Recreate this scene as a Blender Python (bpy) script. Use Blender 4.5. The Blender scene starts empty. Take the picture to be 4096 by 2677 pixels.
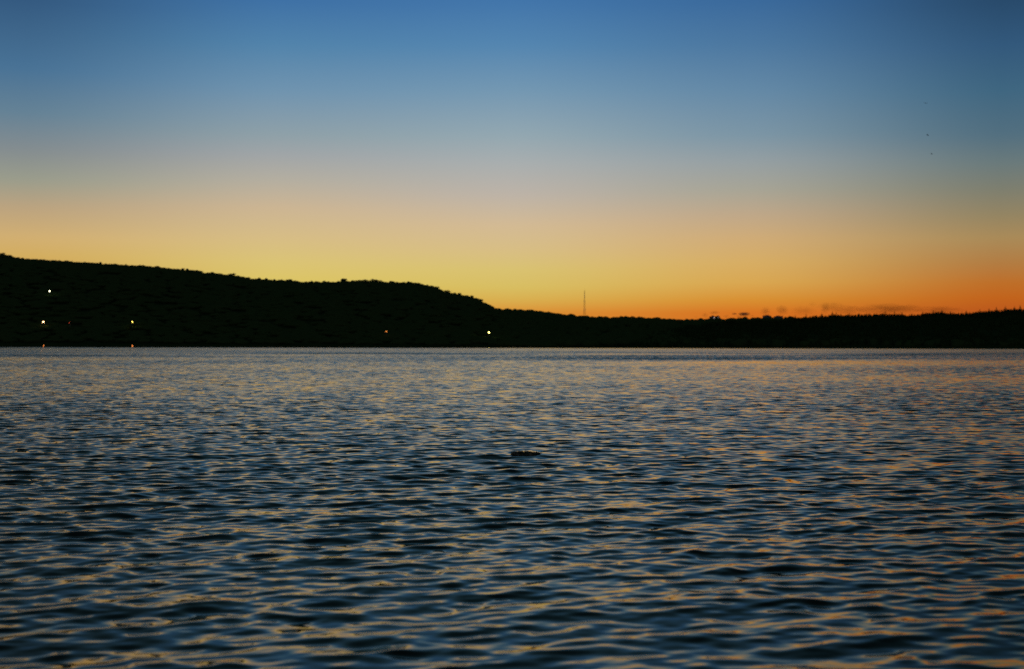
import bpy, bmesh, math, random
import numpy as np
from mathutils import Vector, Matrix, noise as mnoise

random.seed(7)
rng = np.random.default_rng(11)
S = bpy.context.scene
C = S.collection
R = math.radians

# ---------------------------------------------------------------- camera
CAM_H = 1.8
F_PX = 5690.0                    # 50 mm lens on a 36 mm sensor, 4096 px wide
cam_d = bpy.data.cameras.new('camera')
cam = bpy.data.objects.new('camera', cam_d)
C.objects.link(cam)
cam_d.sensor_width = 36.0
cam_d.lens = 50.0
cam_d.clip_start = 0.1
cam_d.clip_end = 60000.0
cam.location = (0, 0, CAM_H)
cam.rotation_euler = (R(90 + 0.453), R(-0.126), 0)
cam_d.dof.use_dof = True
cam_d.dof.focus_distance = 23.0
cam_d.dof.aperture_fstop = 1.8
S.camera = cam
MW = cam.rotation_euler.to_matrix()


def at(px, py, Y):
    """The point of the place that lies Y metres out over the lake under a pixel of the 4096 px photograph."""
    d = MW @ Vector(((px - 2048) / F_PX, -(py - 1338.5) / F_PX, -1))
    return Vector((d.x / d.y * Y, Y, CAM_H + d.z / d.y * Y))


# ---------------------------------------------------------------- helpers
def lin(c):
    return tuple((v / 255 / 12.92) if v / 255 <= 0.04045 else ((v / 255 + 0.055) / 1.055) ** 2.4 for v in c)


def tag(o, label, cat, group=None):
    o['label'] = label
    o['category'] = cat
    if group:
        o['group'] = group
    return o


def kind(o, k):
    o['kind'] = k
    return o


def empty(name, loc, rz=0.0):
    o = bpy.data.objects.new(name, None)
    C.objects.link(o)
    o.location = loc
    o.rotation_euler = (0, 0, rz)
    return o


def link_mesh(name, me, mat, parent=None):
    o = bpy.data.objects.new(name, me)
    C.objects.link(o)
    if mat:
        me.materials.append(mat)
    if parent:
        o.parent = parent
    return o


def obj(name, bm, mat, parent=None, smooth=False):
    me = bpy.data.meshes.new(name)
    bm.to_mesh(me)
    bm.free()
    if smooth:
        for p in me.polygons:
            p.use_smooth = True
    return link_mesh(name, me, mat, parent)


def mesh_np(name, verts, faces, mat, smooth=True, parent=None):
    """verts (n,3), faces (m,3 or 4) as numpy arrays."""
    me = bpy.data.meshes.new(name)
    n, m, k = len(verts), len(faces), faces.shape[1]
    me.vertices.add(n)
    me.vertices.foreach_set('co', np.ascontiguousarray(verts, dtype=np.float32).ravel())
    me.loops.add(m * k)
    me.loops.foreach_set('vertex_index', np.ascontiguousarray(faces, dtype=np.int32).ravel())
    me.polygons.add(m)
    me.polygons.foreach_set('loop_start', np.arange(0, m * k, k, dtype=np.int32))
    me.polygons.foreach_set('use_smooth', np.full(m, smooth, dtype=bool))
    me.update(calc_edges=True)
    return link_mesh(name, me, mat, parent)


def add_box(bm, c, s):
    v = [bm.verts.new((c[0] + s[0] * x / 2, c[1] + s[1] * y / 2, c[2] + s[2] * z / 2))
         for x in (-1, 1) for y in (-1, 1) for z in (-1, 1)]
    for f in ((0, 1, 3, 2), (4, 6, 7, 5), (0, 4, 5, 1), (2, 3, 7, 6), (0, 2, 6, 4), (1, 5, 7, 3)):
        bm.faces.new([v[i] for i in f])


def add_tube(bm, a, b, r0, r1=None, n=8):
    a, b = Vector(a), Vector(b)
    r1 = r0 if r1 is None else r1
    d = (b - a).normalized()
    u = d.orthogonal().normalized()
    w = d.cross(u)
    A = [bm.verts.new(a + (u * math.cos(t) + w * math.sin(t)) * r0) for t in [2 * math.pi * i / n for i in range(n)]]
    B = [bm.verts.new(b + (u * math.cos(t) + w * math.sin(t)) * r1) for t in [2 * math.pi * i / n for i in range(n)]]
    for i in range(n):
        bm.faces.new((A[i], A[(i + 1) % n], B[(i + 1) % n], B[i]))
    bm.faces.new(list(reversed(A)))
    bm.faces.new(B)


def add_ball(bm, c, r, sub=2, sq=(1, 1, 1), rough=0.0, seed=0.0):
    M = Matrix.Translation(c) @ Matrix.Diagonal((sq[0], sq[1], sq[2], 1))
    res = bmesh.ops.create_icosphere(bm, subdivisions=sub, radius=r, matrix=M)
    if rough:
        for v in res['verts']:
            d = v.co - Vector(c)
            v.co = Vector(c) + d * (1 + rough * mnoise.noise(d / r * 1.4 + Vector((seed, seed * 1.7, -seed))))
    return res['verts']


# ---------------------------------------------------------------- materials
def new_mat(name):
    m = bpy.data.materials.new(name)
    m.use_nodes = True
    return m, m.node_tree.nodes, m.node_tree.links, m.node_tree.nodes['Principled BSDF']


def noisy(name, c0, c1, scale, rough=0.9, spec=0.2, detail=4):
    m, N, L, b = new_mat(name)
    tc = N.new('ShaderNodeTexCoord')
    nz = N.new('ShaderNodeTexNoise')
    nz.inputs['Scale'].default_value = scale
    nz.inputs['Detail'].default_value = detail
    rp = N.new('ShaderNodeValToRGB')
    rp.color_ramp.elements[0].position = 0.35
    rp.color_ramp.elements[0].color = (*c0, 1)
    rp.color_ramp.elements[1].position = 0.68
    rp.color_ramp.elements[1].color = (*c1, 1)
    L.new(tc.outputs['Object'], nz.inputs['Vector'])
    L.new(nz.outputs['Fac'], rp.inputs['Fac'])
    L.new(rp.outputs['Color'], b.inputs['Base Color'])
    b.inputs['Roughness'].default_value = rough
    b.inputs['Specular IOR Level'].default_value = spec
    return m


def glow(name, col, strength):
    m, N, L, b = new_mat(name)
    b.inputs['Base Color'].default_value = (0.6, 0.6, 0.6, 1)
    b.inputs['Emission Color'].default_value = (*col, 1)
    b.inputs['Emission Strength'].default_value = strength
    return m


M_soil = noisy('hill_undergrowth', (0.034, 0.066, 0.020), (0.050, 0.090, 0.028), 0.04, 0.95, 0.0)
M_leaf = noisy('broadleaf_foliage', (0.056, 0.098, 0.030), (0.064, 0.112, 0.034), 0.35, 0.95, 0.0)
M_fir = noisy('conifer_foliage', (0.040, 0.080, 0.024), (0.062, 0.110, 0.036), 0.5, 0.95, 0.0)
M_bark = noisy('bark', (0.05, 0.038, 0.028), (0.10, 0.08, 0.06), 3.0)
M_concrete = noisy('concrete', (0.20, 0.19, 0.18), (0.30, 0.29, 0.27), 0.4)
M_roof = noisy('bitumen_roof', (0.04, 0.04, 0.04), (0.07, 0.07, 0.07), 1.0)
M_glass, _, _, _b = new_mat('window_glass')
_b.inputs['Base Color'].default_value = (0.02, 0.025, 0.03, 1)
_b.inputs['Roughness'].default_value = 0.08
M_steel = noisy('galvanised_steel', (0.30, 0.31, 0.32), (0.42, 0.43, 0.44), 6.0, 0.5, 0.5)
M_red = noisy('red_mast_paint', (0.50, 0.07, 0.03), (0.62, 0.10, 0.05), 0.3, 0.55, 0.4)
M_white = noisy('white_mast_paint', (0.76, 0.76, 0.77), (0.84, 0.84, 0.85), 0.3, 0.5, 0.4)
M_rock = noisy('wet_rock', (0.08, 0.08, 0.055), (0.30, 0.26, 0.20), 14.0, 0.45, 0.4, 6)
M_weed = noisy('water_weed', (0.035, 0.045, 0.018), (0.11, 0.105, 0.05), 30.0, 0.6, 0.3)
M_bird = noisy('bird_plumage', (0.05, 0.05, 0.055), (0.11, 0.11, 0.12), 8.0)
M_ground = noisy('shore_ground', (0.06, 0.055, 0.045), (0.14, 0.125, 0.10), 1.5)

# ---------------------------------------------------------------- sky
# Elevation colours of the dusk sky at five compass bearings; x and y are pixels of the photograph.
SKY = {  # the lens's corner darkening is included in these colours
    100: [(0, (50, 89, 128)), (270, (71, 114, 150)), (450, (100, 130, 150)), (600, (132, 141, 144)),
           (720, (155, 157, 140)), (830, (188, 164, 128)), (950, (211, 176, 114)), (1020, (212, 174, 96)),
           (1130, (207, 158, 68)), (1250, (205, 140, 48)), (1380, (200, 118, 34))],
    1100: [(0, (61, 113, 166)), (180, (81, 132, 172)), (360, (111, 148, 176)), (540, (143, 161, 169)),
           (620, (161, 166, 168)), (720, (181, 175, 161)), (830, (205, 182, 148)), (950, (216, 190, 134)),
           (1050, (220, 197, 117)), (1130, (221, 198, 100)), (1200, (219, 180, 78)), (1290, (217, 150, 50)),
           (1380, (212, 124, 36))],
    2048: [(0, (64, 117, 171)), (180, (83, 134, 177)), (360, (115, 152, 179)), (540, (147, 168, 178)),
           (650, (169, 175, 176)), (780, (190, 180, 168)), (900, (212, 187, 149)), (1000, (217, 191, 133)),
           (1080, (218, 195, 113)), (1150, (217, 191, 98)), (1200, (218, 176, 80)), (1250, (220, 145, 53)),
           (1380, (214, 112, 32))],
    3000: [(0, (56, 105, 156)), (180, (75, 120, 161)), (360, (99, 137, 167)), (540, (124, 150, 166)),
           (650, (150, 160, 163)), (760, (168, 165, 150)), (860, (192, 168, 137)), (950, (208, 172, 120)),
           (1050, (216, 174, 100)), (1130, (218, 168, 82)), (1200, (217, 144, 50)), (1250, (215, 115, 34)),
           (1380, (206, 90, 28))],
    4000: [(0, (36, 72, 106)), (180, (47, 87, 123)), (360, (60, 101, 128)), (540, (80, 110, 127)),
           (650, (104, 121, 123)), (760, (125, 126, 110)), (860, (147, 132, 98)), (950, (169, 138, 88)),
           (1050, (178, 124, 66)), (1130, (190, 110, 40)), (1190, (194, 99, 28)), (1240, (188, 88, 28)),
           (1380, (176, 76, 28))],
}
BACK = [(0, (72, 74, 74)), (6, (78, 80, 83)), (14, (70, 75, 82)), (30, (46, 54, 64)), (90, (28, 34, 43))]
UP = [(16, (.96, .90, .80)), (19, (.88, .78, .62)), (24, (.62, .54, .38)), (32, (.35, .32, .21)), (45, (.17, .16, .10)), (90, (.10, .10, .065))]     # fading to the zenith above the frame


def tpos(e):
    return math.sqrt(max(e, 0.0) / 90.0)


world = bpy.data.worlds.new('World')
S.world = world
world.use_nodes = True
NT = world.node_tree
N, L = NT.nodes, NT.links
N.clear()


def wmath(op, a, b=None):
    n = N.new('ShaderNodeMath')
    n.operation = op
    for i, v in enumerate((a, b)):
        if v is None:
            continue
        if isinstance(v, (int, float)):
            n.inputs[i].default_value = v
        else:
            L.new(v, n.inputs[i])
    return n.outputs[0]


def wramp(stops, fac):
    n = N.new('ShaderNodeValToRGB')
    el = n.color_ramp.elements
    stops = sorted(stops)
    el[0].position, el[0].color = stops[0][0], (*stops[0][1], 1)
    el[1].position, el[1].color = stops[-1][0], (*stops[-1][1], 1)
    for p, c in stops[1:-1]:
        e = el.new(p)
        e.color = (*c, 1)
    L.new(fac, n.inputs['Fac'])
    return n.outputs['Color']


tc = N.new('ShaderNodeTexCoord')
sep = N.new('ShaderNodeSeparateXYZ')
L.new(tc.outputs['Generated'], sep.inputs[0])
elev = wmath('ARCSINE', sep.outputs['Z'])
tval = wmath('SQRT', wmath('MAXIMUM', wmath('DIVIDE', elev, math.pi / 2), 0.0))
azim = wmath('MULTIPLY', wmath('ARCTAN2', sep.outputs['X'], sep.outputs['Y']), 180 / math.pi)
cols, azs = [], []
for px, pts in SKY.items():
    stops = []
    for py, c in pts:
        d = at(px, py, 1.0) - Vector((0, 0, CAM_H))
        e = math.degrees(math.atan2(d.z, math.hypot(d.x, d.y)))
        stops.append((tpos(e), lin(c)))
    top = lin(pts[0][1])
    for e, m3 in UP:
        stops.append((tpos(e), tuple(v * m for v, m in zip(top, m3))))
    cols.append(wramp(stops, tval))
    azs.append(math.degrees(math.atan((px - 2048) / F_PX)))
back = wramp([(tpos(e), lin(c)) for e, c in BACK], tval)


def wmix(f, a, b):
    n = N.new('ShaderNodeMix')
    n.data_type = 'RGBA'
    n.clamp_factor = True
    L.new(f, n.inputs[0])
    L.new(a, n.inputs[6])
    L.new(b, n.inputs[7])
    return n.outputs[2]


def wrange(v, a, b):
    """0 to 1 between a and b, half straight and half eased, so that no bearing shows as a crease."""
    outs = []
    for mode in ('LINEAR', 'SMOOTHSTEP'):
        n = N.new('ShaderNodeMapRange')
        n.interpolation_type = mode
        n.inputs['From Min'].default_value = a
        n.inputs['From Max'].default_value = b
        L.new(v, n.inputs['Value'])
        outs.append(n.outputs[0])
    return wmath('MULTIPLY', wmath('ADD', outs[0], outs[1]), 0.5)


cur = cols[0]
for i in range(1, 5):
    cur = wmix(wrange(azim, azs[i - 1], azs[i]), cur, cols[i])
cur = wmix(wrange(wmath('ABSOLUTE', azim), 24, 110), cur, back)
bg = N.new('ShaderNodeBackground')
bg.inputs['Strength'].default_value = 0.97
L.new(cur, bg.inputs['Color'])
# the last trace of the physical twilight sky, sun already under the horizon
nish = N.new('ShaderNodeTexSky')
nish.sky_type = 'NISHITA'
nish.sun_disc = False
nish.sun_elevation = R(-4.0)
nish.sun_rotation = R(9.0)
bg2 = N.new('ShaderNodeBackground')
bg2.inputs['Strength'].default_value = 0.05
L.new(nish.outputs['Color'], bg2.inputs['Color'])
add = N.new('ShaderNodeAddShader')
L.new(bg.outputs[0], add.inputs[0])
L.new(bg2.outputs[0], add.inputs[1])
out = N.new('ShaderNodeOutputWorld')
L.new(add.outputs[0], out.inputs['Surface'])

# the sun: gone below the ridge line in the west, its direct light no longer reaches the lake
sun_d = bpy.data.lights.new('sun', 'SUN')
sun_d.energy = 0.02
sun_d.angle = R(0.5)
sun_d.color = (1.0, 0.72, 0.45)
sun = bpy.data.objects.new('sun', sun_d)
C.objects.link(sun)
sun.rotation_euler = (R(90 + 4.0), 0, R(180 - 9.0))

# ---------------------------------------------------------------- water
WATER_END = 1452.0


def rows_of(segs):
    out_, y = [], segs[0][0]
    for y0, y1, s0, s1 in segs:
        while y < y1:
            out_.append(y)
            t = (y - y0) / (y1 - y0)
            y += s0 + (s1 - s0) * t
    return np.array(out_ + [segs[-1][1]])


ROWS = rows_of([(0.8, 6.0, .08, .045), (6.0, 12.0, .028, .03), (12, 24, .03, .05), (24, 70, .045, .07), (70, 160, .07, .12),
                (160, 420, .16, .42), (420, WATER_END, .8, 2.5)])
u_in = np.linspace(-0.52, 0.52, 880)
u_out = 0.52 + np.cumsum(np.linspace(.003, .12, 34))
US = np.concatenate([-u_out[::-1], u_in, u_out])
NR, NC = len(ROWS), len(US)

nw = 180
lam = np.exp(rng.uniform(math.log(.09), math.log(2.2), nw))
wgt = np.exp(-.5 * ((np.log(lam / 0.31)) / .88) ** 2)
slope = wgt * rng.uniform(.6, 1.4, nw)
SIG = 0.119
slope *= SIG / math.sqrt((slope ** 2).sum() / 2)
k = 2 * math.pi / lam
spread = np.where(lam > .9, R(20), R(32))
th = R(20) + rng.normal(0, 1, nw) * spread              # crests run from lower left to upper right
kx, ky = -k * np.sin(th), k * np.cos(th)
ph = rng.uniform(0, 2 * math.pi, nw)
amp = slope / k

GUST_Y = [0, 14, 22, 35, 50, 70, 90, 140, 180, 215, 300, 450, 560, 800, 1050, 1250, 1460]
GUST_M = [1.0, 1.0, .92, .86, .82, .76, .70, .72, .80, 1.08, 1.14, 1.08, .86, .90, .62, .20, .12]


def smooth_noise(x, y, seed):
    r = np.random.default_rng(seed)
    s = np.zeros_like(x)
    for _ in range(7):
        a = r.uniform(0, 2 * math.pi)
        f = r.uniform(.5, 1.6)
        s += np.sin(f * (x * math.cos(a) + y * math.sin(a)) + r.uniform(0, 6.3))
    return s / 7 ** .5 / .707


V = np.empty((NR, NC, 3), np.float32)
LOST = np.empty((NR, NC), np.float32)
GUST = np.empty((NR, NC), np.float32)
dr = np.gradient(ROWS)
step = 64
for r0 in range(0, NR, step):
    ys = ROWS[r0:r0 + step]
    X0 = np.outer(ys, US)
    Y0 = np.repeat(ys[:, None], NC, 1)
    yw = Y0 * (1 + .10 * smooth_noise(X0 / (8 + Y0 * .12), Y0 / 60, 5)) - .06 * X0
    g = np.interp(yw, GUST_Y, GUST_M)
    near = np.clip((Y0 - 10) / 30, 0, 1)
    g *= 1 + .12 * smooth_noise(X0 / 5.0, Y0 / 3.2, 3) * (1 - .5 * near) + .14 * smooth_noise(X0 / 22, Y0 / 14, 4) * near
    g = np.maximum(g, .05).astype(np.float32)
    sp = float(max(dr[r0:r0 + step].max(), ys.mean() * 1.04 / 880 * .8))
    f = np.clip((lam / sp - 2.4) / 2.6, 0, 1)
    lost = math.sqrt(((slope * np.sqrt(1 - f ** 2)) ** 2).sum() / 2)
    Z = np.zeros_like(X0, np.float32)
    DX = np.zeros_like(Z)
    DY = np.zeros_like(Z)
    for i in range(nw):
        if f[i] <= 0:
            continue
        p = ((kx[i] * X0 + ky[i] * Y0 + ph[i]) % (2 * math.pi)).astype(np.float32)
        a = amp[i] * f[i]
        Z += a * np.cos(p)
        s_ = np.sin(p)
        q = 0.75 * a
        DX += -q * (kx[i] / k[i]) * s_
        DY += -q * (ky[i] / k[i]) * s_
    edge = (np.abs(US) < .8).astype(np.float32)
    V[r0:r0 + step, :, 0] = X0 + DX * g * edge
    V[r0:r0 + step, :, 1] = Y0 + (DY - 1.2 * Z) * g * edge
    V[r0:r0 + step, :, 2] = Z * g * edge
    LOST[r0:r0 + step] = lost * g
    GUST[r0:r0 + step] = np.clip(g, .5, 1.3)
idx = np.arange(NR * NC).reshape(NR, NC)
F = np.stack([idx[:-1, :-1], idx[:-1, 1:], idx[1:, 1:], idx[1:, :-1]], -1).reshape(-1, 4)

M_water, N, L, B = new_mat('lake_water')
N.remove(B)
W_body = N.new('ShaderNodeBsdfDiffuse')
W_body.inputs['Color'].default_value = (0.022, 0.038, 0.033, 1)        # murky green lake water
W_gloss = N.new('ShaderNodeBsdfGlossy')
W_gloss.inputs['Color'].default_value = (1.0, .89, .755, 1)           # warm tint put into the reflection colour
W_gloss.inputs['Roughness'].default_value = 0.03
W_fres = N.new('ShaderNodeFresnel')
W_fres.inputs['IOR'].default_value = 1.333
W_mix = N.new('ShaderNodeMixShader')
L.new(W_fres.outputs[0], W_mix.inputs[0])
L.new(W_body.outputs[0], W_mix.inputs[1])
L.new(W_gloss.outputs[0], W_mix.inputs[2])
L.new(W_mix.outputs[0], N['Material Output'].inputs['Surface'])


def nmath(op, a, b=None, typ='ShaderNodeVectorMath'):
    n = N.new(typ)
    n.operation = op
    for i, v in enumerate((a, b)):
        if v is None:
            continue
        if isinstance(v, (int, float)):
            n.inputs[i].default_value = v
        elif isinstance(v, tuple):
            n.inputs[i].default_value = v
        else:
            L.new(v, n.inputs[i])
    return n.outputs[0]


tcw = N.new('ShaderNodeTexCoord')


def slope_noise(scale_vec, scale, detail, gain):
    v = nmath('MULTIPLY', tcw.outputs['Object'], scale_vec)
    nz = N.new('ShaderNodeTexNoise')
    nz.noise_dimensions = '2D'
    nz.inputs['Scale'].default_value = scale
    nz.inputs['Detail'].default_value = detail
    L.new(v, nz.inputs['Vector'])
    return nmath('MULTIPLY', nmath('SUBTRACT', nz.outputs['Color'], (.5, .5, .5)), gain)


fine = slope_noise((.6, 1, 1), 5.0, 3.0, (.09, .12, 0))
finer = slope_noise((.3, 1, 1), 17.0, 2.0, (.04, .07, 0))
att = N.new('ShaderNodeAttribute')
att.attribute_name = 'ripple'
chop = slope_noise((.55, 1, 1), 1.3, 3.0, (4.0, 3.8, 0))
cbias = N.new('ShaderNodeVectorMath')
cbias.operation = 'SCALE'
cbias.inputs[0].default_value = (0, -5.6, 0)
L.new(att.outputs['Fac'], cbias.inputs['Scale'])
chop = nmath('ADD', chop, cbias.outputs[0])                      # the faces turned to the open side show, the rest hide behind crests
cmul = N.new('ShaderNodeVectorMath')
cmul.operation = 'SCALE'
L.new(chop, cmul.inputs[0])
L.new(att.outputs['Fac'], cmul.inputs['Scale'])
geo = N.new('ShaderNodeNewGeometry')
gus = N.new('ShaderNodeAttribute')
gus.attribute_name = 'gust'
fmul = N.new('ShaderNodeVectorMath')
fmul.operation = 'SCALE'
L.new(nmath('ADD', fine, finer), fmul.inputs[0])
L.new(gus.outputs['Fac'], fmul.inputs['Scale'])
nn = nmath('ADD', geo.outputs['Normal'], nmath('ADD', fmul.outputs[0], cmul.outputs[0]))
nn = nmath('NORMALIZE', nn)
for q in (W_gloss, W_fres):
    L.new(nn, q.inputs['Normal'])

water = kind(mesh_np('water', V.reshape(-1, 3), F, M_water), 'structure')
at_ = water.data.attributes.new('ripple', 'FLOAT', 'POINT')
at_.data.foreach_set('value', LOST.ravel())
at_ = water.data.attributes.new('gust', 'FLOAT', 'POINT')
at_.data.foreach_set('value', GUST.ravel())
del V, LOST, GUST, F, idx

# ---------------------------------------------------------------- ground and hills
bm = bmesh.new()
for a, b in (((-9000, -4000), (9000, -2)), ((-9000, -2), (9000, 1460)), ((-9000, 1460), (9000, 14000))):
    z0 = 0.35 if b[1] < 0 else -1.5
    z0 = 0.0 if b[1] > 5000 else z0
    bm.faces.new([bm.verts.new(p) for p in ((a[0], a[1], z0), (b[0], a[1], z0), (b[0], b[1], z0), (a[0], b[1], z0))])
kind(obj('ground', bm, M_ground), 'structure')

SHORE = 1447.0
RIDGE_LEFT = [(-3200, 1150), (-2000, 1040), (-900, 985), (0, 1016), (49, 1028), (83, 1034), (115, 1037), (183, 1041), (213, 1042), (266, 1046),
              (296, 1050), (355, 1051), (405, 1055), (473, 1059), (568, 1063), (627, 1068), (700, 1076), (738, 1078),
              (795, 1084), (818, 1092), (869, 1094), (895, 1098), (934, 1103), (957, 1106), (1008, 1116), (1067, 1118),
              (1085, 1122), (1159, 1123), (1209, 1128), (1262, 1127), (1336, 1127), (1400, 1124), (1450, 1122),
              (1530, 1127), (1589, 1131), (1637, 1132), (1666, 1134), (1696, 1140), (1743, 1150), (1773, 1167),
              (1814, 1174), (1850, 1181), (1873, 1184), (1909, 1196), (1941, 1215), (1962, 1224), (1980, 1236),
              (2010, 1246), (2150, 1290), (2400, 1360), (2700, 1395), (6000, 1420)]
RIDGE_MID = [(-4000, 1300), (1500, 1240), (1998, 1240), (2045, 1242), (2100, 1245), (2138, 1248), (2198, 1258), (2248, 1265),
             (2337, 1270), (2425, 1275), (2514, 1274), (2618, 1278), (2692, 1283), (2739, 1286), (2841, 1283),
             (2918, 1280), (2969, 1279), (3053, 1280), (3134, 1279), (3300, 1276), (4200, 1270), (8000, 1300)]
RIDGE_RIGHT = [(-2000, 1420), (2300, 1395), (2560, 1340), (2760, 1296), (2900, 1283), (2969, 1281), (3053, 1281), (3134, 1279), (3176, 1273),
               (3218, 1270), (3260, 1265), (3300, 1262), (3336, 1259), (3400, 1260), (3501, 1256), (3541, 1255),
               (3611, 1257), (3631, 1262), (3671, 1260), (3688, 1255), (3735, 1250), (3768, 1250), (3835, 1255),
               (3869, 1252), (3919, 1248), (3969, 1244), (4002, 1240), (4053, 1236), (4096, 1233), (4400, 1210),
               (5200, 1200), (7500, 1290)]


class Hill:
    def __init__(self, pts, Y, canopy, back_drop, back_len):
        P = [at(x, y, Y) for x, y in pts]
        self.u = np.array([p.x / p.y for p in P])
        self.z = np.array([p.z for p in P])
        self.Y, self.canopy, self.drop, self.blen = Y, canopy, back_drop, back_len

    def ridge(self, u):
        return np.maximum(np.interp(u, self.u, self.z) - self.canopy, -3.0)

    def height(self, u, y):
        zr = self.ridge(u)
        t = np.clip((y - SHORE) / (self.Y - SHORE), 0, 1)
        up = zr * (.35 * t + .65 * np.sin(t * math.pi / 2) ** 1.3)
        tb = np.clip((y - self.Y) / self.blen, 0, 1)
        dn = zr - self.drop * (3 * tb ** 2 - 2 * tb ** 3)
        bumps = 0.5 * np.sin(u * 90 + y * .013) * np.sin(y * .021 + u * 40) * np.clip(t * 4, 0, 1)
        return np.where(y <= self.Y, up, dn) + bumps - .4 * (1 - np.clip(t * 60, 0, 1))

    def mesh(self, name, y_end):
        us = np.unique(np.concatenate([np.linspace(-1.1, -.4, 50), np.linspace(-.4, .4, 520), np.linspace(.4, 1.1, 50)]))
        ys = np.unique(np.concatenate([np.linspace(SHORE - 3, SHORE + 40, 14), np.linspace(SHORE + 40, self.Y, 46),
                                       np.linspace(self.Y, self.Y + self.blen, 26), np.linspace(self.Y + self.blen, y_end, 8)]))
        U, Yg = np.meshgrid(us, ys)
        Vv = np.stack([U * Yg, Yg, self.height(U, Yg)], -1).reshape(-1, 3)
        nr, nc = U.shape
        ii = np.arange(nr * nc).reshape(nr, nc)
        Fv = np.stack([ii[:-1, :-1], ii[:-1, 1:], ii[1:, 1:], ii[1:, :-1]], -1).reshape(-1, 4)
        return kind(mesh_np(name, Vv, Fv, M_soil), 'structure')


hill_l = Hill(RIDGE_LEFT, 2000.0, 5.2, 60.0, 700.0)
hill_m = Hill(RIDGE_MID, 2700.0, 4.2, 10.0, 900.0)
hill_r = Hill(RIDGE_RIGHT, 1950.0, 6.4, 30.0, 600.0)
hill_l.mesh('hill', 3200)
hill_m.mesh('hill', 9000)
hill_r.mesh('hill', 3200)

# ---------------------------------------------------------------- forests (dark masses of trees on the hills)


def ico(sub):
    b = bmesh.new()
    bmesh.ops.create_icosphere(b, subdivisions=sub, radius=1.0)
    b.verts.ensure_lookup_table()
    v = np.array([x.co[:] for x in b.verts])
    f = np.array([[x.index for x in q.verts] for q in b.faces])
    b.free()
    return v, f


ICO_V, ICO_F = ico(2)


def crown_variants(n, seed):
    r = np.random.default_rng(seed)
    out_ = []
    for _ in range(n):
        s = np.ones(len(ICO_V))
        for _j in range(5):
            d = r.normal(size=3)
            d /= np.linalg.norm(d)
            s += r.uniform(.08, .30) * np.clip(ICO_V @ d - .35, 0, 1) * 1.5
        s *= 1 + r.normal(0, .09, len(ICO_V))
        v = ICO_V * s[:, None] * (1, 1, .85)
        v[:, 2] = np.maximum(v[:, 2], -.75)
        out_.append(v)
    return out_


def fir_variants(n, seed):
    r = np.random.default_rng(seed)
    out_, seg = [], 9
    levels = [(0, .95), (.16, .62), (.18, .80), (.36, .46), (.38, .62), (.56, .32), (.58, .44), (.76, .17), (.78, .27), (1.0, .015)]
    for _ in range(n):
        v = []
        for z, w in levels:
            for q in range(seg):
                a = 2 * math.pi * (q + r.uniform(-.25, .25)) / seg
                rr = w * r.uniform(.72, 1.25)
                v.append((rr * math.cos(a), rr * math.sin(a), z + r.normal(0, .012)))
        out_.append(np.array(v))
    f = []
    for j in range(len(levels) - 1):
        for q in range(seg):
            f.append((j * seg + q, j * seg + (q + 1) % seg, (j + 1) * seg + (q + 1) % seg, (j + 1) * seg + q))
    return out_, np.array(f)


FIRS, FIR_F = fir_variants(10, 5)
CROWNS = crown_variants(14, 3)


def forest(name, placed, variants, faces, mat, label, cat):
    """placed: (x, y, z, radius_xy, height)"""
    vs, fs, n0 = [], [], 0
    r = np.random.default_rng(len(placed))
    for (x, y, z, rad, hh) in placed:
        v = variants[r.integers(len(variants))]
        a = r.uniform(0, 6.28)
        c, s = math.cos(a), math.sin(a)
        w = np.empty_like(v)
        w[:, 0] = (v[:, 0] * c - v[:, 1] * s) * rad + x
        w[:, 1] = (v[:, 0] * s + v[:, 1] * c) * rad + y
        w[:, 2] = v[:, 2] * hh + z
        vs.append(w)
        fs.append(faces + n0)
        n0 += len(v)
    o = mesh_np(name, np.concatenate(vs), np.concatenate(fs), mat, smooth=True)
    kind(o, 'stuff')
    return tag(o, label, cat)


def scatter(hill, u0, u1, y0, y1, n):
    u = rng.uniform(u0, u1, n)
    y = rng.uniform(y0, y1, n)
    return u, y, hill.height(u, y)


pl = []
u, y, z = scatter(hill_l, -.60, .02, 1978, 2030, 5200)
for a, b, c in zip(u, y, z):
    if np.interp(a, hill_l.u, hill_l.z) < 22:
        continue
    rad = rng.uniform(1.3, 3.7)
    pl.append((a * b, b, c + 3.9 - rad * .5 + rng.normal(0, .4), rad, rad * rng.uniform(.75, 1.0)))
u, y, z = scatter(hill_l, -.62, .03, 1475, 1978, 5200)
for a, b, c in zip(u, y, z):
    if hill_l.ridge(a) < 6:
        continue
    rad = rng.uniform(6.0, 9.5)
    pl.append((a * b, b, c + .6, rad, rad * .36))
forest('broadleaf_forest', pl, CROWNS, ICO_F, M_leaf, 'black unbroken broadleaf forest covering the tall hill on the left', 'forest')

pl = []
u, y, z = scatter(hill_m, -.15, .62, 2690, 2730, 5200)
for a, b, c in zip(u, y, z):
    low = 1.5 if .132 < a < .153 or .170 < a < .197 else .5      # lower scrub round the tower blocks
    rad = rng.uniform(1.4, 2.8)
    pl.append((a * b, b, c + 3.3 - low - rad * .5 + rng.normal(0, .3), rad, rad * .85))
u, y, z = scatter(hill_m, -.15, .62, 1480, 2690, 5200)
for a, b, c in zip(u, y, z):
    rad = rng.uniform(4.5, 8.0)
    pl.append((a * b, b, c + 1.5, rad, rad * .8))
forest('distant_forest', pl, CROWNS, ICO_F, M_leaf, 'low even black tree cover along the flat middle ridge', 'forest')

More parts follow.
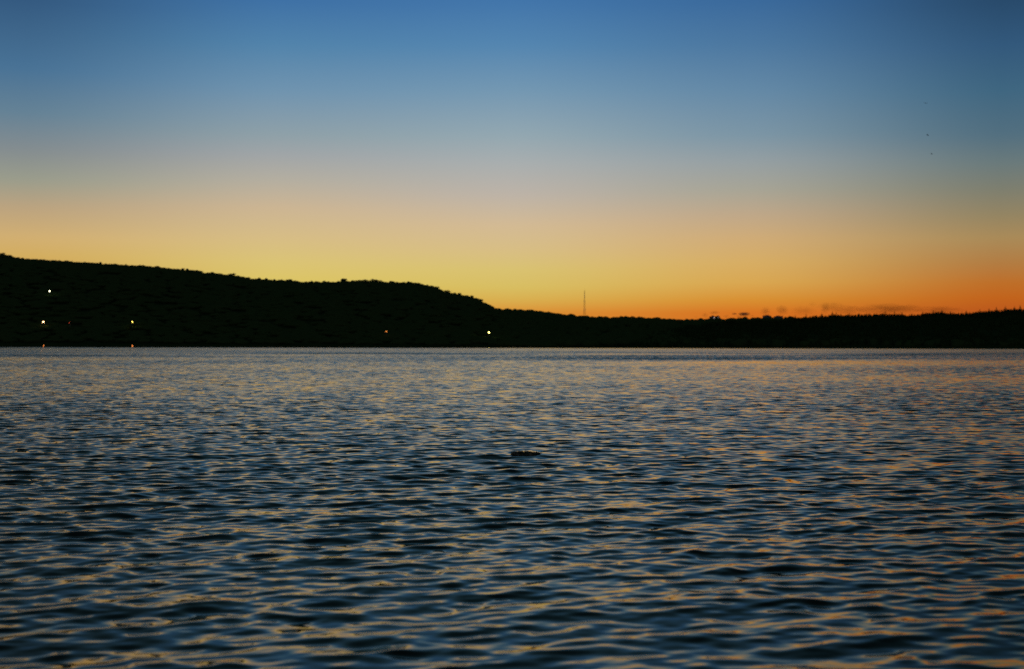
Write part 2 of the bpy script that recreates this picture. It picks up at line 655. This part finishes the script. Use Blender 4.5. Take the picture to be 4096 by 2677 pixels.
pl = []
u, y, z = scatter(hill_r, .135, .66, 1925, 1985, 4200)
for a, b, c in zip(u, y, z):
    if hill_r.ridge(a) < 26:
        continue
    hh = rng.triangular(4.4, 5.8, 8.8)
    pl.append((a * b, b, c - .3, rng.uniform(1.3, 2.3), hh))
u, y, z = scatter(hill_r, .05, .68, 1470, 1925, 4200)
for a, b, c in zip(u, y, z):
    if hill_r.ridge(a) < 8:
        continue
    pl.append((a * b, b, c - .3, rng.uniform(1.6, 2.6), rng.uniform(6, 9)))
forest('conifer_forest', pl, FIRS, FIR_F, M_fir, 'black spiky conifer forest covering the low hill on the right', 'forest')


# ---------------------------------------------------------------- trees one can tell apart on the skyline
def leafy_crown(w, h, seed, clumps=9, leaves=850, loose=0.0):
    """Crown of many leaf sprays spread through clumps; base of the crown at z = 0."""
    r = random.Random(seed)
    b = bmesh.new()
    cl = []
    for i in range(clumps):
        a = r.uniform(0, 6.28)
        d = r.uniform(0, .34) * w
        cl.append((Vector((math.cos(a) * d, math.sin(a) * d, h * r.uniform(.25, .72))), r.uniform(.16, .30) * w, r.uniform(.16, .27) * h))
    for i in range(leaves):
        c, rx, rz = r.choice(cl)
        d = Vector((r.gauss(0, 1), r.gauss(0, 1), r.gauss(0, 1))).normalized() * (r.random() ** .4)
        p = c + Vector((d.x * rx, d.y * rx, d.z * rz)) * (1 + loose)
        s = r.uniform(.16, .36)
        q = Vector((r.gauss(0, 1), r.gauss(0, 1), r.gauss(0, 1))).normalized()
        t1 = q.orthogonal().normalized() * s
        t2 = q.cross(t1).normalized() * s * .7
        b.faces.new([b.verts.new(p + t1), b.verts.new(p + t2), b.verts.new(p - t1), b.verts.new(p - t2)])
    me = bpy.data.meshes.new('crown')
    b.to_mesh(me)
    b.free()
    me.materials.append(M_leaf)
    return me


def trunk_mesh(h, r0, limbs, spread, seed):
    r = random.Random(seed)
    b = bmesh.new()
    add_tube(b, (0, 0, -1.0), (0.05, 0, h), r0, r0 * .45, 7)
    for i in range(limbs):
        z = h * r.uniform(.55, .98)
        a = r.uniform(0, 6.28)
        add_tube(b, (0, 0, z), (math.cos(a) * spread, math.sin(a) * spread, z + r.uniform(.8, 1.8)), r0 * .35, r0 * .12, 5)
    me = bpy.data.meshes.new('trunk')
    b.to_mesh(me)
    b.free()
    me.materials.append(M_bark)
    return me


BROAD = [(trunk_mesh(3.6, .22, 6, 1.4, s), leafy_crown(5.2, 4.6, s, *a)) for s, a in
         ((1, (9, 900)), (2, (12, 1000)), (3, (7, 700)), (4, (10, 420, .25)))]


def fir_crown(h, w, seed):
    r = random.Random(seed)
    b = bmesh.new()
    tiers = 13
    for t in range(tiers):
        f = t / (tiers - 1)
        z = h * (.10 + .88 * f)
        rad = w * (1 - f) ** .85 * r.uniform(.8, 1.15) + .06
        nb = max(5, int(13 * (1 - f * .6)))
        for i in range(nb):
            a = 2 * math.pi * (i + r.uniform(-.3, .3)) / nb
            rr = rad * r.uniform(.75, 1.15)
            d = Vector((math.cos(a), math.sin(a), 0))
            sd = Vector((-d.y, d.x, 0))
            dz = -.28 * rr
            p0 = Vector((0, 0, z + .22))
            p1 = d * rr * .55 + Vector((0, 0, z + dz * .35))
            p2 = d * rr + Vector((0, 0, z + dz))
            wd = rr * .34
            low = Vector((0, 0, -.22 - .1 * rr))
            A, B_, C_, D_ = b.verts.new(p0), b.verts.new(p1 + sd * wd), b.verts.new(p2), b.verts.new(p1 - sd * wd)
            E_ = b.verts.new(p1 + low)
            for q in ((A, B_, E_), (B_, C_, E_), (C_, D_, E_), (D_, A, E_), (A, D_, C_, B_)):
                b.faces.new(q)
    add_tube(b, (0, 0, h * .9), (0, 0, h), .07, .02, 5)
    me = bpy.data.meshes.new('crown')
    b.to_mesh(me)
    b.free()
    me.materials.append(M_fir)
    return me


FIRT = [(trunk_mesh(7.5, .16, 0, 0, s), fir_crown(8.6, w, s)) for s, w in ((21, 1.55), (22, 1.25), (23, 1.85))]


def plant(name, cat, proto, px, py, hill, Yoff, label, group, native_h, native_w, width_px, crown_z):
    Y = hill.Y + Yoff
    p = at(px, py, Y)
    g = float(hill.height(np.array(p.x / p.y), np.array(Y)))
    o = empty(name, (p.x, p.y, g), random.uniform(0, 6.28))
    hz = max((p.z - g) / native_h, .5)
    wx = width_px / F_PX * Y / native_w
    t = link_mesh('trunk', proto[0], None, o)
    c = link_mesh('crown', proto[1], None, o)
    c.location = (0, 0, crown_z * hz)
    t.scale = (min(wx, 1.2), min(wx, 1.2), hz)
    c.scale = (wx, wx, hz)
    return tag(o, label, cat, group)


GB = 'broadleaf trees standing out on the left skyline'
BT = [  # px, py, width px, prototype, label
    (11, 1010, 16, 3, 'thin forked treetop at the very left end of the skyline'),
    (33, 1018, 22, 1, 'broad flat treetop just right of the forked treetop at the left end'),
    (115, 1033, 9, 2, 'small pointed treetop on the crest between the left end and the white hillside lamp'),
    (183, 1037, 22, 1, 'low wide treetop on the crest directly above the highest white lamp'),
    (266, 1042, 14, 0, 'small rounded treetop just right of the highest white lamp'),
    (400, 1047, 12, 2, 'upright little treetop like a notch post on the left crest'),
    (503, 1056, 9, 2, 'tiny pointed treetop on the crest above the yellow lamp'),
    (566, 1058, 22, 1, 'flat treetop ending in a step right of the yellow lamp'),
    (627, 1063, 16, 0, 'round treetop following the step in the left crest'),
    (733, 1072, 12, 0, 'left of two rounded treetops with a gap of sky between them'),
    (747, 1073, 12, 2, 'right of two rounded treetops with a gap of sky between them'),
    (795, 1080, 24, 1, 'broad treetop above the dip in the falling left crest'),
    (848, 1087, 14, 0, 'rounded treetop just past the dip in the left crest'),
    (925, 1091, 22, 1, 'tall clump-like treetop halfway down the falling left crest'),
    (997, 1108, 12, 2, 'small treetop at the foot of the falling left crest'),
    (1099, 1116, 11, 2, 'lone small bump of a tree on the flat saddle, left one of two'),
    (1159, 1116, 16, 0, 'lone rounded tree on the flat saddle of the hill, right one of two'),
    (1247, 1122, 10, 2, 'tiny treetop at the lowest point of the saddle'),
    (1378, 1113, 22, 0, 'dome-shaped tree where the hill crest starts to rise again'),
    (1460, 1117, 26, 1, 'wide flat-topped tree left of the tallest clump on the rounded crest'),
    (1501, 1114, 24, 1, 'tallest broad tree clump at the top of the rounded crest'),
    (1521, 1120, 10, 3, 'thin leaning tree right beside the tallest clump, sky showing through'),
    (1567, 1123, 18, 0, 'rounded tree above the dim orange lamp, right of the leaning tree'),
    (1643, 1127, 9, 2, 'small pointed tree on the crest right of the dim orange lamp'),
    (1670, 1129, 20, 1, 'broad tree where the rounded crest begins to fall'),
    (1724, 1141, 11, 0, 'small round tree low on the falling end of the crest'),
    (1745, 1145, 18, 1, 'wide tree just before the abrupt drop in the hill end'),
    (1788, 1160, 24, 3, 'sparse see-through tree below the abrupt drop in the hill end'),
    (1838, 1171, 16, 0, 'round tree on the ledge of the hill end'),
    (1888, 1181, 12, 0, 'small tree on the steep hill end above the brightest lamp, left side'),
    (1920, 1192, 20, 1, 'overhanging flat-topped tree on the steep hill end'),
    (1953, 1217, 16, 0, 'rounded tree near the foot of the steep hill end'),
    (1971, 1225, 10, 3, 'thin sparse tree at the foot of the steep hill end'),
]
for i, (px, py, w, k_, lab) in enumerate(BT):
    plant('broadleaf_tree', 'tree', BROAD[k_], px, py, hill_l, random.uniform(-6, 4), lab, GB, 6.3, 5.0, w * 1.45, 2.0)

GC = 'pointed conifers standing out on the right skyline'
CT = [
    (3022, 1273, 12, 0, 'small low conifer halfway between the dark cloud and the first dark block'),
    (3042, 1272, 13, 2, 'stubby conifer right at the foot of the first dark block'),
    (3182, 1261, 11, 0, 'narrow conifer just right of the slanting dark clump'),
    (3225, 1255, 11, 1, 'tall slim spike of a conifer, first high one past the dark blocks'),
    (3256, 1261, 12, 0, 'low conifer between two taller spikes past the dark blocks'),
    (3287, 1253, 14, 0, 'sharp conifer spike under the reddest smoke puff'),
    (3330, 1248, 16, 2, 'tallest bushy conifer with twin tip right of the reddest smoke puff'),
    (3345, 1251, 13, 0, 'shorter companion leaning on the twin-tipped bushy conifer'),
    (3398, 1254, 12, 0, 'small conifer where the right treeline turns level'),
    (3437, 1252, 10, 1, 'slim conifer on the level treeline under the smoke haze'),
    (3467, 1253, 10, 1, 'second slim conifer on the level treeline under the smoke haze'),
    (3541, 1245, 13, 0, 'tall conifer spike at the middle of the level right treeline'),
    (3578, 1247, 13, 0, 'conifer just before the level treeline falls into a notch'),
    (3608, 1250, 13, 2, 'broad conifer at the left brink of the notch in the treeline'),
    (3648, 1254, 14, 2, 'short stubby conifer standing inside the notch in the treeline'),
    (3691, 1247, 14, 0, 'conifer at the right brink of the notch in the treeline'),
    (3733, 1243, 13, 0, 'sharp conifer on the swell right of the notch'),
    (3768, 1242, 20, 2, 'wide dense conifer at the top of the swell right of the notch'),
    (3802, 1245, 12, 1, 'slim conifer on the falling side of the swell'),
    (3848, 1249, 10, 1, 'thin conifer in the shallow dip past the swell'),
    (3865, 1242, 13, 0, 'taller conifer just past the shallow dip near the right edge'),
    (3920, 1239, 14, 0, 'pointed conifer where the treeline starts climbing to the right edge'),
    (3956, 1236, 13, 2, 'conifer low on the final climb of the treeline'),
    (3986, 1230, 13, 0, 'sharp spike halfway up the final climb of the treeline'),
    (4022, 1228, 18, 2, 'broad conifer clump high on the final climb of the treeline'),
    (4059, 1227, 12, 1, 'slim conifer just left of the last spike at the right edge'),
    (4081, 1222, 14, 0, 'highest conifer spike at the right end of the skyline'),
]
for i, (px, py, w, k_, lab) in enumerate(CT):
    plant('conifer_tree', 'tree', FIRT[k_], px, py - 3, hill_r, random.uniform(-6, 4), lab, GC, 8.6, 3.1, w * 1.6, 0.0)


# ---------------------------------------------------------------- lamps on the far shore and two added reflections
def find_ground(hill, px, py, pole):
    """How far up the slope a lamp on a pole stands to show under that pixel."""
    best = None
    for Y in np.linspace(SHORE + 6, hill.Y - 20, 700):
        p = at(px, py, Y)
        g = float(hill.height(np.array(p.x / p.y), np.array(Y)))
        e = abs(p.z - pole - g)
        if best is None or e < best[0]:
            best = (e, Y, p, g)
    return best[1:]


M_pole = M_steel
GL = 'lit lamps scattered over the dark far shore'


def street_lamp(px, py, hill, radius, col, strength, label):
    pole = 8.5
    Y, p, g = find_ground(hill, px, py, pole)
    h = p.z - g
    o = empty('street_lamp', (p.x, p.y, g))
    b = bmesh.new()
    add_tube(b, (0, .9, -1.0), (0, .9, h + .9), .11, .07, 10)
    add_tube(b, (0, .9, -.2), (0, .9, .9), .18, .16, 10)
    obj('pole', b, M_pole, o)
    b = bmesh.new()
    add_tube(b, (0, .9, h + .85), (0, 0, h + radius + .22), .05, .05, 8)
    obj('arm', b, M_pole, o)
    b = bmesh.new()
    add_tube(b, (0, 0, h + radius * .72), (0, 0, h + radius + .25), radius * .8, .10, 14)
    obj('lamp_head', b, M_pole, o)
    b = bmesh.new()
    add_ball(b, (0, 0, h), radius, 3, (1, 1, .96))
    obj('lamp_globe', b, glow('lamp_glow', col, strength), o, True)
    return tag(o, label, 'street lamp', GL)


street_lamp(198, 1165, hill_l, .62, (1.0, .96, .62), 9, 'greenish white lamp high on the left hillside, far above the others')
street_lamp(173, 1288, hill_l, .66, (1.0, .52, .22), 14, 'bright warm white lamp above the left shore, straight below the hillside lamp')
street_lamp(278, 1291, hill_l, .24, (1.0, .10, .04), 2.5, 'tiny dim red lamp between the warm white lamp and the yellow lamp')
street_lamp(529, 1288, hill_l, .56, (1.0, .66, .10), 8, 'pale yellow lamp above the left shore, right of the tiny red lamp')
street_lamp(1545.5, 1326.5, hill_l, .46, (1.0, .30, .05), 4, 'small dim orange lamp low over the middle of the shore')
street_lamp(1956, 1330, hill_l, .74, (1.0, .90, .22), 9, 'largest yellow-white lamp low over the shore below the end of the tall hill')


def waterline_reflection(px, label):  # added glowing globe standing in for a street lamp's reflection on the water
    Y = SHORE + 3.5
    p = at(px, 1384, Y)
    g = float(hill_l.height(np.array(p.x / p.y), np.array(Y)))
    o = empty('lamp_reflection', (p.x, Y, g))
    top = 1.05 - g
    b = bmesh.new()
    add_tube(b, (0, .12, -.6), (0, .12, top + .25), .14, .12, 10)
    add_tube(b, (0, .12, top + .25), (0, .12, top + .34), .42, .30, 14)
    obj('post', b, M_pole, o)  # made-up post that only carries the reflection globe
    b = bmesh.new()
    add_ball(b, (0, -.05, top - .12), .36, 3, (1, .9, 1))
    obj('lamp_globe', b, glow('reflection_glow', (1.0, .26, .05), 4.5), o, True)
    tag(o, label, 'shore light', 'small orange globes added as lamp reflections at the waterline')


waterline_reflection(173.5, 'small orange globe added as a lamp reflection at the waterline straight below the bright warm white lamp')
waterline_reflection(529.0, 'small orange globe added as a lamp reflection at the waterline straight below the pale yellow lamp')


# ---------------------------------------------------------------- radio mast
def mast():
    Y = 4500.0
    base = at(2338, 1268, Y)
    tip = at(2338, 1155, Y)
    g = float(hill_m.height(np.array(base.x / base.y), np.array(Y)))
    o = empty('radio_mast', (base.x, Y, g))
    o.rotation_euler = (0, 0, R(18))
    mpp = Y / F_PX

    def zof(py):
        return at(2338, py, Y).z - g

    def half(z):
        zt = zof(1157)
        f = z / zt
        return max(.75, 5.0 * (1 - f) ** 1.15 + .3)
    bands = [(None, 1272, 'red'), (1272, 1246, 'red'), (1246, 1229, 'white'), (1229, 1211, 'red'), (1211, 1202, 'white'),
             (1202, 1193, 'red'), (1193, 1176, 'white'), (1176, 1163, 'red')]
    bands.insert(0, None)
    zs = [(0, zof(1290), 'white')] + [(zof(a) if a else zof(1290), zof(b), c) for a, b, c in bands[1:]]
    for z0, z1, c in zs:
        b = bmesh.new()
        nb = max(1, round((z1 - z0) / 5.0))
        for i in range(nb):
            a0 = z0 + (z1 - z0) * i / nb
            a1 = z0 + (z1 - z0) * (i + 1) / nb
            h0, h1 = half(a0), half(a1)
            q0 = [Vector((sx * h0, sy * h0, a0)) for sx, sy in ((-1, -1), (1, -1), (1, 1), (-1, 1))]
            q1 = [Vector((sx * h1, sy * h1, a1)) for sx, sy in ((-1, -1), (1, -1), (1, 1), (-1, 1))]
            for j in range(4):
                m = (j + 1) % 4
                add_tube(b, q0[j], q1[j], .15, .15, 5)
                add_tube(b, q0[j], q1[m], .065, .065, 4)
                add_tube(b, q0[m], q1[j], .065, .065, 4)
                add_tube(b, q1[j], q1[m], .065, .065, 4)
        obj('lattice_section', b, M_red if c == 'red' else M_white, o)
    b = bmesh.new()
    add_tube(b, (0, 0, zof(1163)), (0, 0, zof(1155)), .2, .1, 8)
    obj('antenna', b, M_red, o)
    for z in (zof(1207), zof(1240)):
        b = bmesh.new()
        s = half(z) + .8
        add_box(b, (0, 0, z), (2 * s, 2 * s, .25))
        for j, (sx, sy) in enumerate(((-1, -1), (1, -1), (1, 1), (-1, 1))):
            add_tube(b, (sx * s, sy * s, z), (sx * s, sy * s, z + 1.1), .05, .05, 4)
        obj('platform', b, M_white, o)
    return tag(o, 'slender red and white lattice mast rising from the flat ridge into the yellow sky', 'radio mast')


mast()


# ---------------------------------------------------------------- buildings on the ridge
def block(b, x0, x1, y0, y1, z0, z1):
    add_box(b, ((x0 + x1) / 2, (y0 + y1) / 2, (z0 + z1) / 2), (x1 - x0, y1 - y0, z1 - z0))


def windows_on(o, x0, x1, z0, z1, nx, ny, y, mat):
    for i in range(nx):
        for j in range(ny):
            cx = x0 + (x1 - x0) * (i + .5) / nx
            cz = z0 + (z1 - z0) * (j + .5) / ny
            b = bmesh.new()
            add_box(b, (cx, y, cz), (1.3, .10, 1.4))
            w = obj('window', b, mat, o)


M_lit = glow('lit_stair_window', (1.0, .78, .72), .8)


def tower_house():
    Y = 2740.0
    m = Y / F_PX
    c = at(2860.5, 1283, Y)
    g = float(hill_m.height(np.array(c.x / c.y), np.array(Y))) - .5
    o = empty('apartment_building', (c.x, Y, g))
    zt = at(2860, 1266.5, Y).z - g
    X = lambda px: (px - 2860.5) * m
    for a, b_, top in ((2841.5, 2861.5, zt), (2864.5, 2879.5, zt - .2)):
        bb = bmesh.new()
        block(bb, X(a), X(b_), 0, 13, 0, top)
        obj('wall', bb, M_concrete, o)
        bb = bmesh.new()
        block(bb, X(a) - .25, X(b_) + .25, -.25, 13.25, top, top + .45)
        rf = obj('roof', bb, M_roof, o)
        bb = bmesh.new()
        mid = X(a + (b_ - a) * .58)
        block(bb, mid - 2.0, mid + 2.0, 3, 8, top + .45, top + 1.9)
        obj('stair_head', bb, M_concrete, rf)
    bb = bmesh.new()
    block(bb, X(2861.5), X(2864.5), 3, 10, 0, zt - 1.6)
    obj('connecting_wall', bb, M_concrete, o)
    bb = bmesh.new()
    block(bb, X(2879.5), X(2881.6), 2, 11, 0, zt - 2.6)
    obj('side_wing', bb, M_concrete, o)
    zb = at(2860, 1283, Y).z - g
    for px in (2857, 2872):
        for j in range(4):
            z = zt - 1.7 - j * 1.9
            bb = bmesh.new()
            add_box(bb, (X(px), -.07, z), (1.5, .14, 1.25))
            w = obj('lit_window', bb, M_lit, o)
            w['label'] = 'bright pinkish white stairwell window'
    for a, b_ in ((2842.5, 2855), (2865, 2870)):
        windows_on(o, X(a), X(b_), zb, zt - .5, 3 if b_ - a > 8 else 1, 3, -.05, M_glass)
    tag(o, 'twin dark apartment towers with two columns of lit windows on the ridge', 'apartment building')


tower_house()


def dark_house(pts, label, Y, head):
    """A flat-roofed dark block: pts = (x0, x1, roof y) storeys blocks seen side by side."""
    m = Y / F_PX
    cx = (pts[0][0] + pts[-1][1]) / 2
    c = at(cx, 1279, Y)
    g = float(hill_m.height(np.array(c.x / c.y), np.array(Y))) - .5
    o = empty('apartment_building', (c.x, Y, g))
    X = lambda px: (px - cx) * m
    zb = c.z - g
    for i, (a, b_, py) in enumerate(pts):
        top = at(cx, py, Y).z - g
        bb = bmesh.new()
        block(bb, X(a), X(b_), .6 * (i % 2), 12, 0, top - .4)
        obj('wall', bb, M_concrete, o)
        bb = bmesh.new()
        block(bb, X(a) - .2, X(b_) + .2, .6 * (i % 2) - .2, 12.2, top - .4, top)
        obj('roof', bb, M_roof, o)
        n = max(1, int((b_ - a) * m / 3.2))
        windows_on(o, X(a) + .5, X(b_) - .5, zb - 1, top - .8, n, 2, .6 * (i % 2) - .05, M_glass)
    if head:
        bb = bmesh.new()
        add_tube(bb, (X(head), 6, at(cx, 1263, Y).z - g), (X(head), 6, at(cx, 1257, Y).z - g), .12, .08, 6)
        obj('roof_aerial', bb, M_steel, o)
    tag(o, label, 'apartment building')


dark_house([(3055, 3065, 1262.5), (3065.4, 3077, 1260.5), (3077.4, 3085, 1263.5)],
           'flat-roofed dark block left of the slanting clump, first one right of the dark cloud', 2760.0, None)
dark_house([(3100, 3108, 1266), (3108.4, 3120, 1263), (3120.4, 3132.5, 1264.5)],
           'dark block with stepped left shoulder, right of the first flat-roofed dark block', 2760.0, None)
for px, py, w, lab in ((3088, 1266, 12, 'rounded tree leaning against the right side of the first dark block'),
                       (3147, 1266, 18, 'left part of the slanting dark clump right of the dark blocks'),
                       (3163, 1262, 20, 'tall right part of the slanting dark clump right of the dark blocks')):
    plant('broadleaf_tree', 'tree', BROAD[1], px, py, hill_m, 20, lab, 'broadleaf trees beside the dark blocks', 7.4, 5.0, w * 1.2, 3.0)


# ---------------------------------------------------------------- clouds and smoke low over the right ridge
def cloud_mat(name, col, dens, soft=1.0):
    m = bpy.data.materials.new(name)
    m.use_nodes = True
    N_, L_ = m.node_tree.nodes, m.node_tree.links
    N_.clear()
    o_ = N_.new('ShaderNodeOutputMaterial')
    v_ = N_.new('ShaderNodeVolumePrincipled')
    v_.inputs['Color'].default_value = (*col, 1)
    v_.inputs['Anisotropy'].default_value = .2
    t_ = N_.new('ShaderNodeTexCoord')
    ln = N_.new('ShaderNodeVectorMath')
    ln.operation = 'LENGTH'
    L_.new(t_.outputs['Object'], ln.inputs[0])
    inf = N_.new('ShaderNodeObjectInfo')
    ad = N_.new('ShaderNodeVectorMath')
    ad.operation = 'ADD'
    L_.new(t_.outputs['Object'], ad.inputs[0])
    L_.new(inf.outputs['Location'], ad.inputs[1])
    nz = N_.new('ShaderNodeTexNoise')
    nz.inputs['Scale'].default_value = 2.4
    nz.inputs['Detail'].default_value = 4
    L_.new(ad.outputs[0], nz.inputs['Vector'])

    def mth(op, a, b):
        n = N_.new('ShaderNodeMath')
        n.operation = op
        for i_, q in enumerate((a, b)):
            if isinstance(q, (int, float)):
                n.inputs[i_].default_value = q
            else:
                L_.new(q, n.inputs[i_])
        return n.outputs[0]
    fall = mth('SUBTRACT', 1.0, ln.outputs['Value'])                      # 1 at the heart, 0 at the rim
    val = mth('ADD', mth('MULTIPLY', fall, 1.3), mth('MULTIPLY', mth('SUBTRACT', nz.outputs['Fac'], .5), 1.9 * soft))
    val = mth('MINIMUM', mth('MAXIMUM', val, 0.0), 1.0)
    L_.new(mth('MULTIPLY', val, dens), v_.inputs['Density'])
    L_.new(v_.outputs[0], o_.inputs['Volume'])
    return m


MC_dark = cloud_mat('dark_cloud_vapour', (.30, .28, .32), .10)
MC_red = cloud_mat('smoke_vapour', (.80, .26, .12), .018, 1.3)
MC_thin = cloud_mat('thin_smoke_vapour', (.95, .27, .08), .0046, 1.3)
YC = 5200.0


def cloud(px, py, w, h, mat, label, group=None, name='cloud'):
    p = at(px, py, YC + random.uniform(-150, 150))
    m = p.y / F_PX
    b = bmesh.new()
    bmesh.ops.create_icosphere(b, subdivisions=3, radius=1.0)
    o = obj(name, b, mat)
    o.location = p
    o.scale = (w / 2 * m, w * .42 * m, h / 2 * m)
    return tag(o, label, 'cloud', group)


cloud(2977, 1257, 52, 18, MC_dark, 'small dark grey cloud, the densest one, floating over the ridge')
cloud(2938, 1256, 26, 9, MC_dark, 'little grey wisp at the left tip of the densest dark cloud')
cloud(3008, 1264, 26, 10, MC_red, 'reddish tail trailing from the right end of the densest dark cloud')
cloud(2958, 1268, 34, 16, MC_red, 'reddish puff hanging right under the densest dark cloud')
GS = 'faint reddish smoke puffs low over the right ridge'
for a in ((2784, 1268, 16, 12, MC_red, 'tiny reddish speck of smoke, the first one left of the twin towers'),
          (2821, 1262, 32, 26, MC_red, 'round reddish smoke puff just left of the twin towers'),
          (2858, 1251, 50, 15, MC_red, 'thin streak of smoke straight above the twin towers'),
          (2905, 1266, 28, 18, MC_red, 'faint smoke puff just right of the twin towers'),
          (2926, 1273, 26, 10, MC_red, 'low smoke puff touching the ridge below the dark cloud wisp'),
          (3063, 1247, 46, 42, MC_red, 'rising smoke puff right above the first flat-roofed dark block'),
          (3129, 1241, 56, 42, MC_red, 'broad brownish smoke puff above the stepped dark block'),
          (3214, 1243, 110, 40, MC_thin, 'long pale smoke bank between the broad puff and the reddest puff'),
          (3250, 1217, 40, 26, MC_thin, 'highest faint smoke puff, left above the reddest puff'),
          (3302, 1234, 44, 46, MC_red, 'reddest round smoke puff over the spiky conifers'),
          (3325, 1226, 120, 40, MC_thin, 'pale smoke bank spreading right from the reddest puff'),
          (3390, 1240, 160, 40, MC_thin, 'long pale smoke bank low over the level right treeline'),
          (3560, 1236, 300, 46, MC_thin, 'widest smoke bank, over the notch in the right treeline'),
          (3760, 1240, 200, 34, MC_thin, 'pale smoke bank low over the swell right of the notch')):
    cloud(*a[:5], a[5], GS)


# ---------------------------------------------------------------- birds
def bird_meshes(flap):
    b = bmesh.new()
    vs = add_ball(b, (0, 0, 0), .10, 2, (.75, 2.3, .75))
    add_ball(b, (0, .24, .03), .055, 2)
    add_tube(b, (0, .28, .03), (0, .36, .015), .02, .004, 6)
    t = [b.verts.new(p) for p in ((-.02, -.18, .0), (.02, -.18, .0), (.07, -.36, .01), (-.07, -.36, .01))]
    b.faces.new(t)
    body = bpy.data.meshes.new('bird')
    b.to_mesh(body)
    b.free()
    body.materials.append(M_bird)
    wings = []
    for s in (-1, 1):
        b = bmesh.new()
        prof = [(0.05, .14, -.10, 0), (.22, .16, -.08, .10 * flap), (.42, .08, -.10, .13 * flap), (.62, -.10, -.20, .06 * flap)]
        top = [(b.verts.new((s * x, y0, z + .012)), b.verts.new((s * x, y1, z + .006))) for x, y0, y1, z in prof]
        bot = [(b.verts.new((s * x, y0, z - .012)), b.verts.new((s * x, y1, z - .006))) for x, y0, y1, z in prof]
        for i in range(3):
            for q in (top, bot):
                b.faces.new((q[i][0], q[i + 1][0], q[i + 1][1], q[i][1]))
            b.faces.new((top[i][0], top[i + 1][0], bot[i + 1][0], bot[i][0]))
            b.faces.new((top[i][1], top[i + 1][1], bot[i + 1][1], bot[i][1]))
        b.faces.new((top[3][0], top[3][1], bot[3][1], bot[3][0]))
        me = bpy.data.meshes.new('wing')
        b.to_mesh(me)
        b.free()
        me.materials.append(M_bird)
        wings.append(me)
    return body, wings


GBI = 'tiny distant birds in the right part of the sky'
for px, py, Y, rz, flap, lab in ((3703, 413, 330, .3, .5, 'tiny distant bird with spread wings, topmost of three in the right sky'),
                                 (3711, 541, 380, 1.1, 1.3, 'tiny distant bird, middle one of three in the right sky'),
                                 (3727, 616, 430, 1.3, 1.0, 'tiny distant bird, lowest and faintest of three in the right sky')):
    body, wings = bird_meshes(flap)
    o = link_mesh('bird', body, None)
    o.location = at(px, py, Y)
    o.rotation_euler = (R(10), R(8), rz)
    for w in wings:
        link_mesh('wing', w, None, o)
    tag(o, lab, 'bird', GBI)

# ---------------------------------------------------------------- weedy rock breaking the surface
p = at(2100, 1818, 23.4)
rock = empty('rock', (p.x, 23.4, .014))
b = bmesh.new()
add_ball(b, (-.09, 0, -.015), .10, 3, (1.35, 1.0, .62), .35, 1.0)
add_ball(b, (.08, .02, -.015), .11, 3, (1.35, 1.0, .55), .35, 4.0)
add_ball(b, (.19, 0, -.03), .07, 3, (1.2, 1.0, .6), .35, 7.0)
rb = obj('stone', b, M_rock, rock, True)
b = bmesh.new()
rr = random.Random(4)
for i in range(420):
    x = rr.uniform(-.23, .26)
    zt = .055 * math.sqrt(max(0, 1 - (x / .27) ** 2)) + .004
    base = Vector((x, rr.uniform(-.1, .03), rr.uniform(-.01, zt)))
    d = Vector((rr.gauss(0, .5), rr.gauss(-.4, .3), rr.gauss(-.1, .3))).normalized() * rr.uniform(.02, .06)
    s = Vector((rr.gauss(0, 1), rr.gauss(0, 1), rr.gauss(0, 1))).normalized() * .006
    b.faces.new([b.verts.new(base - s), b.verts.new(base + s), b.verts.new(base + d * .6 + s), b.verts.new(base + d - s * .3)])
obj('water_weed', b, M_weed, rock)
tag(rock, 'small dark weedy rock just breaking the surface in the middle of the lake', 'rock')

# ---------------------------------------------------------------- render settings
S.render.engine = 'CYCLES'
S.view_settings.view_transform = 'Standard'
S.view_settings.look = 'None'
S.view_settings.exposure = 0.0
S.view_settings.gamma = 1.0
S.cycles.use_denoising = False
S.cycles.max_bounces = 6
S.cycles.diffuse_bounces = 2
S.cycles.glossy_bounces = 4
S.cycles.volume_bounces = 1
S.cycles.sample_clamp_indirect = 1.5
S.cycles.sampling_pattern = 'TABULATED_SOBOL'
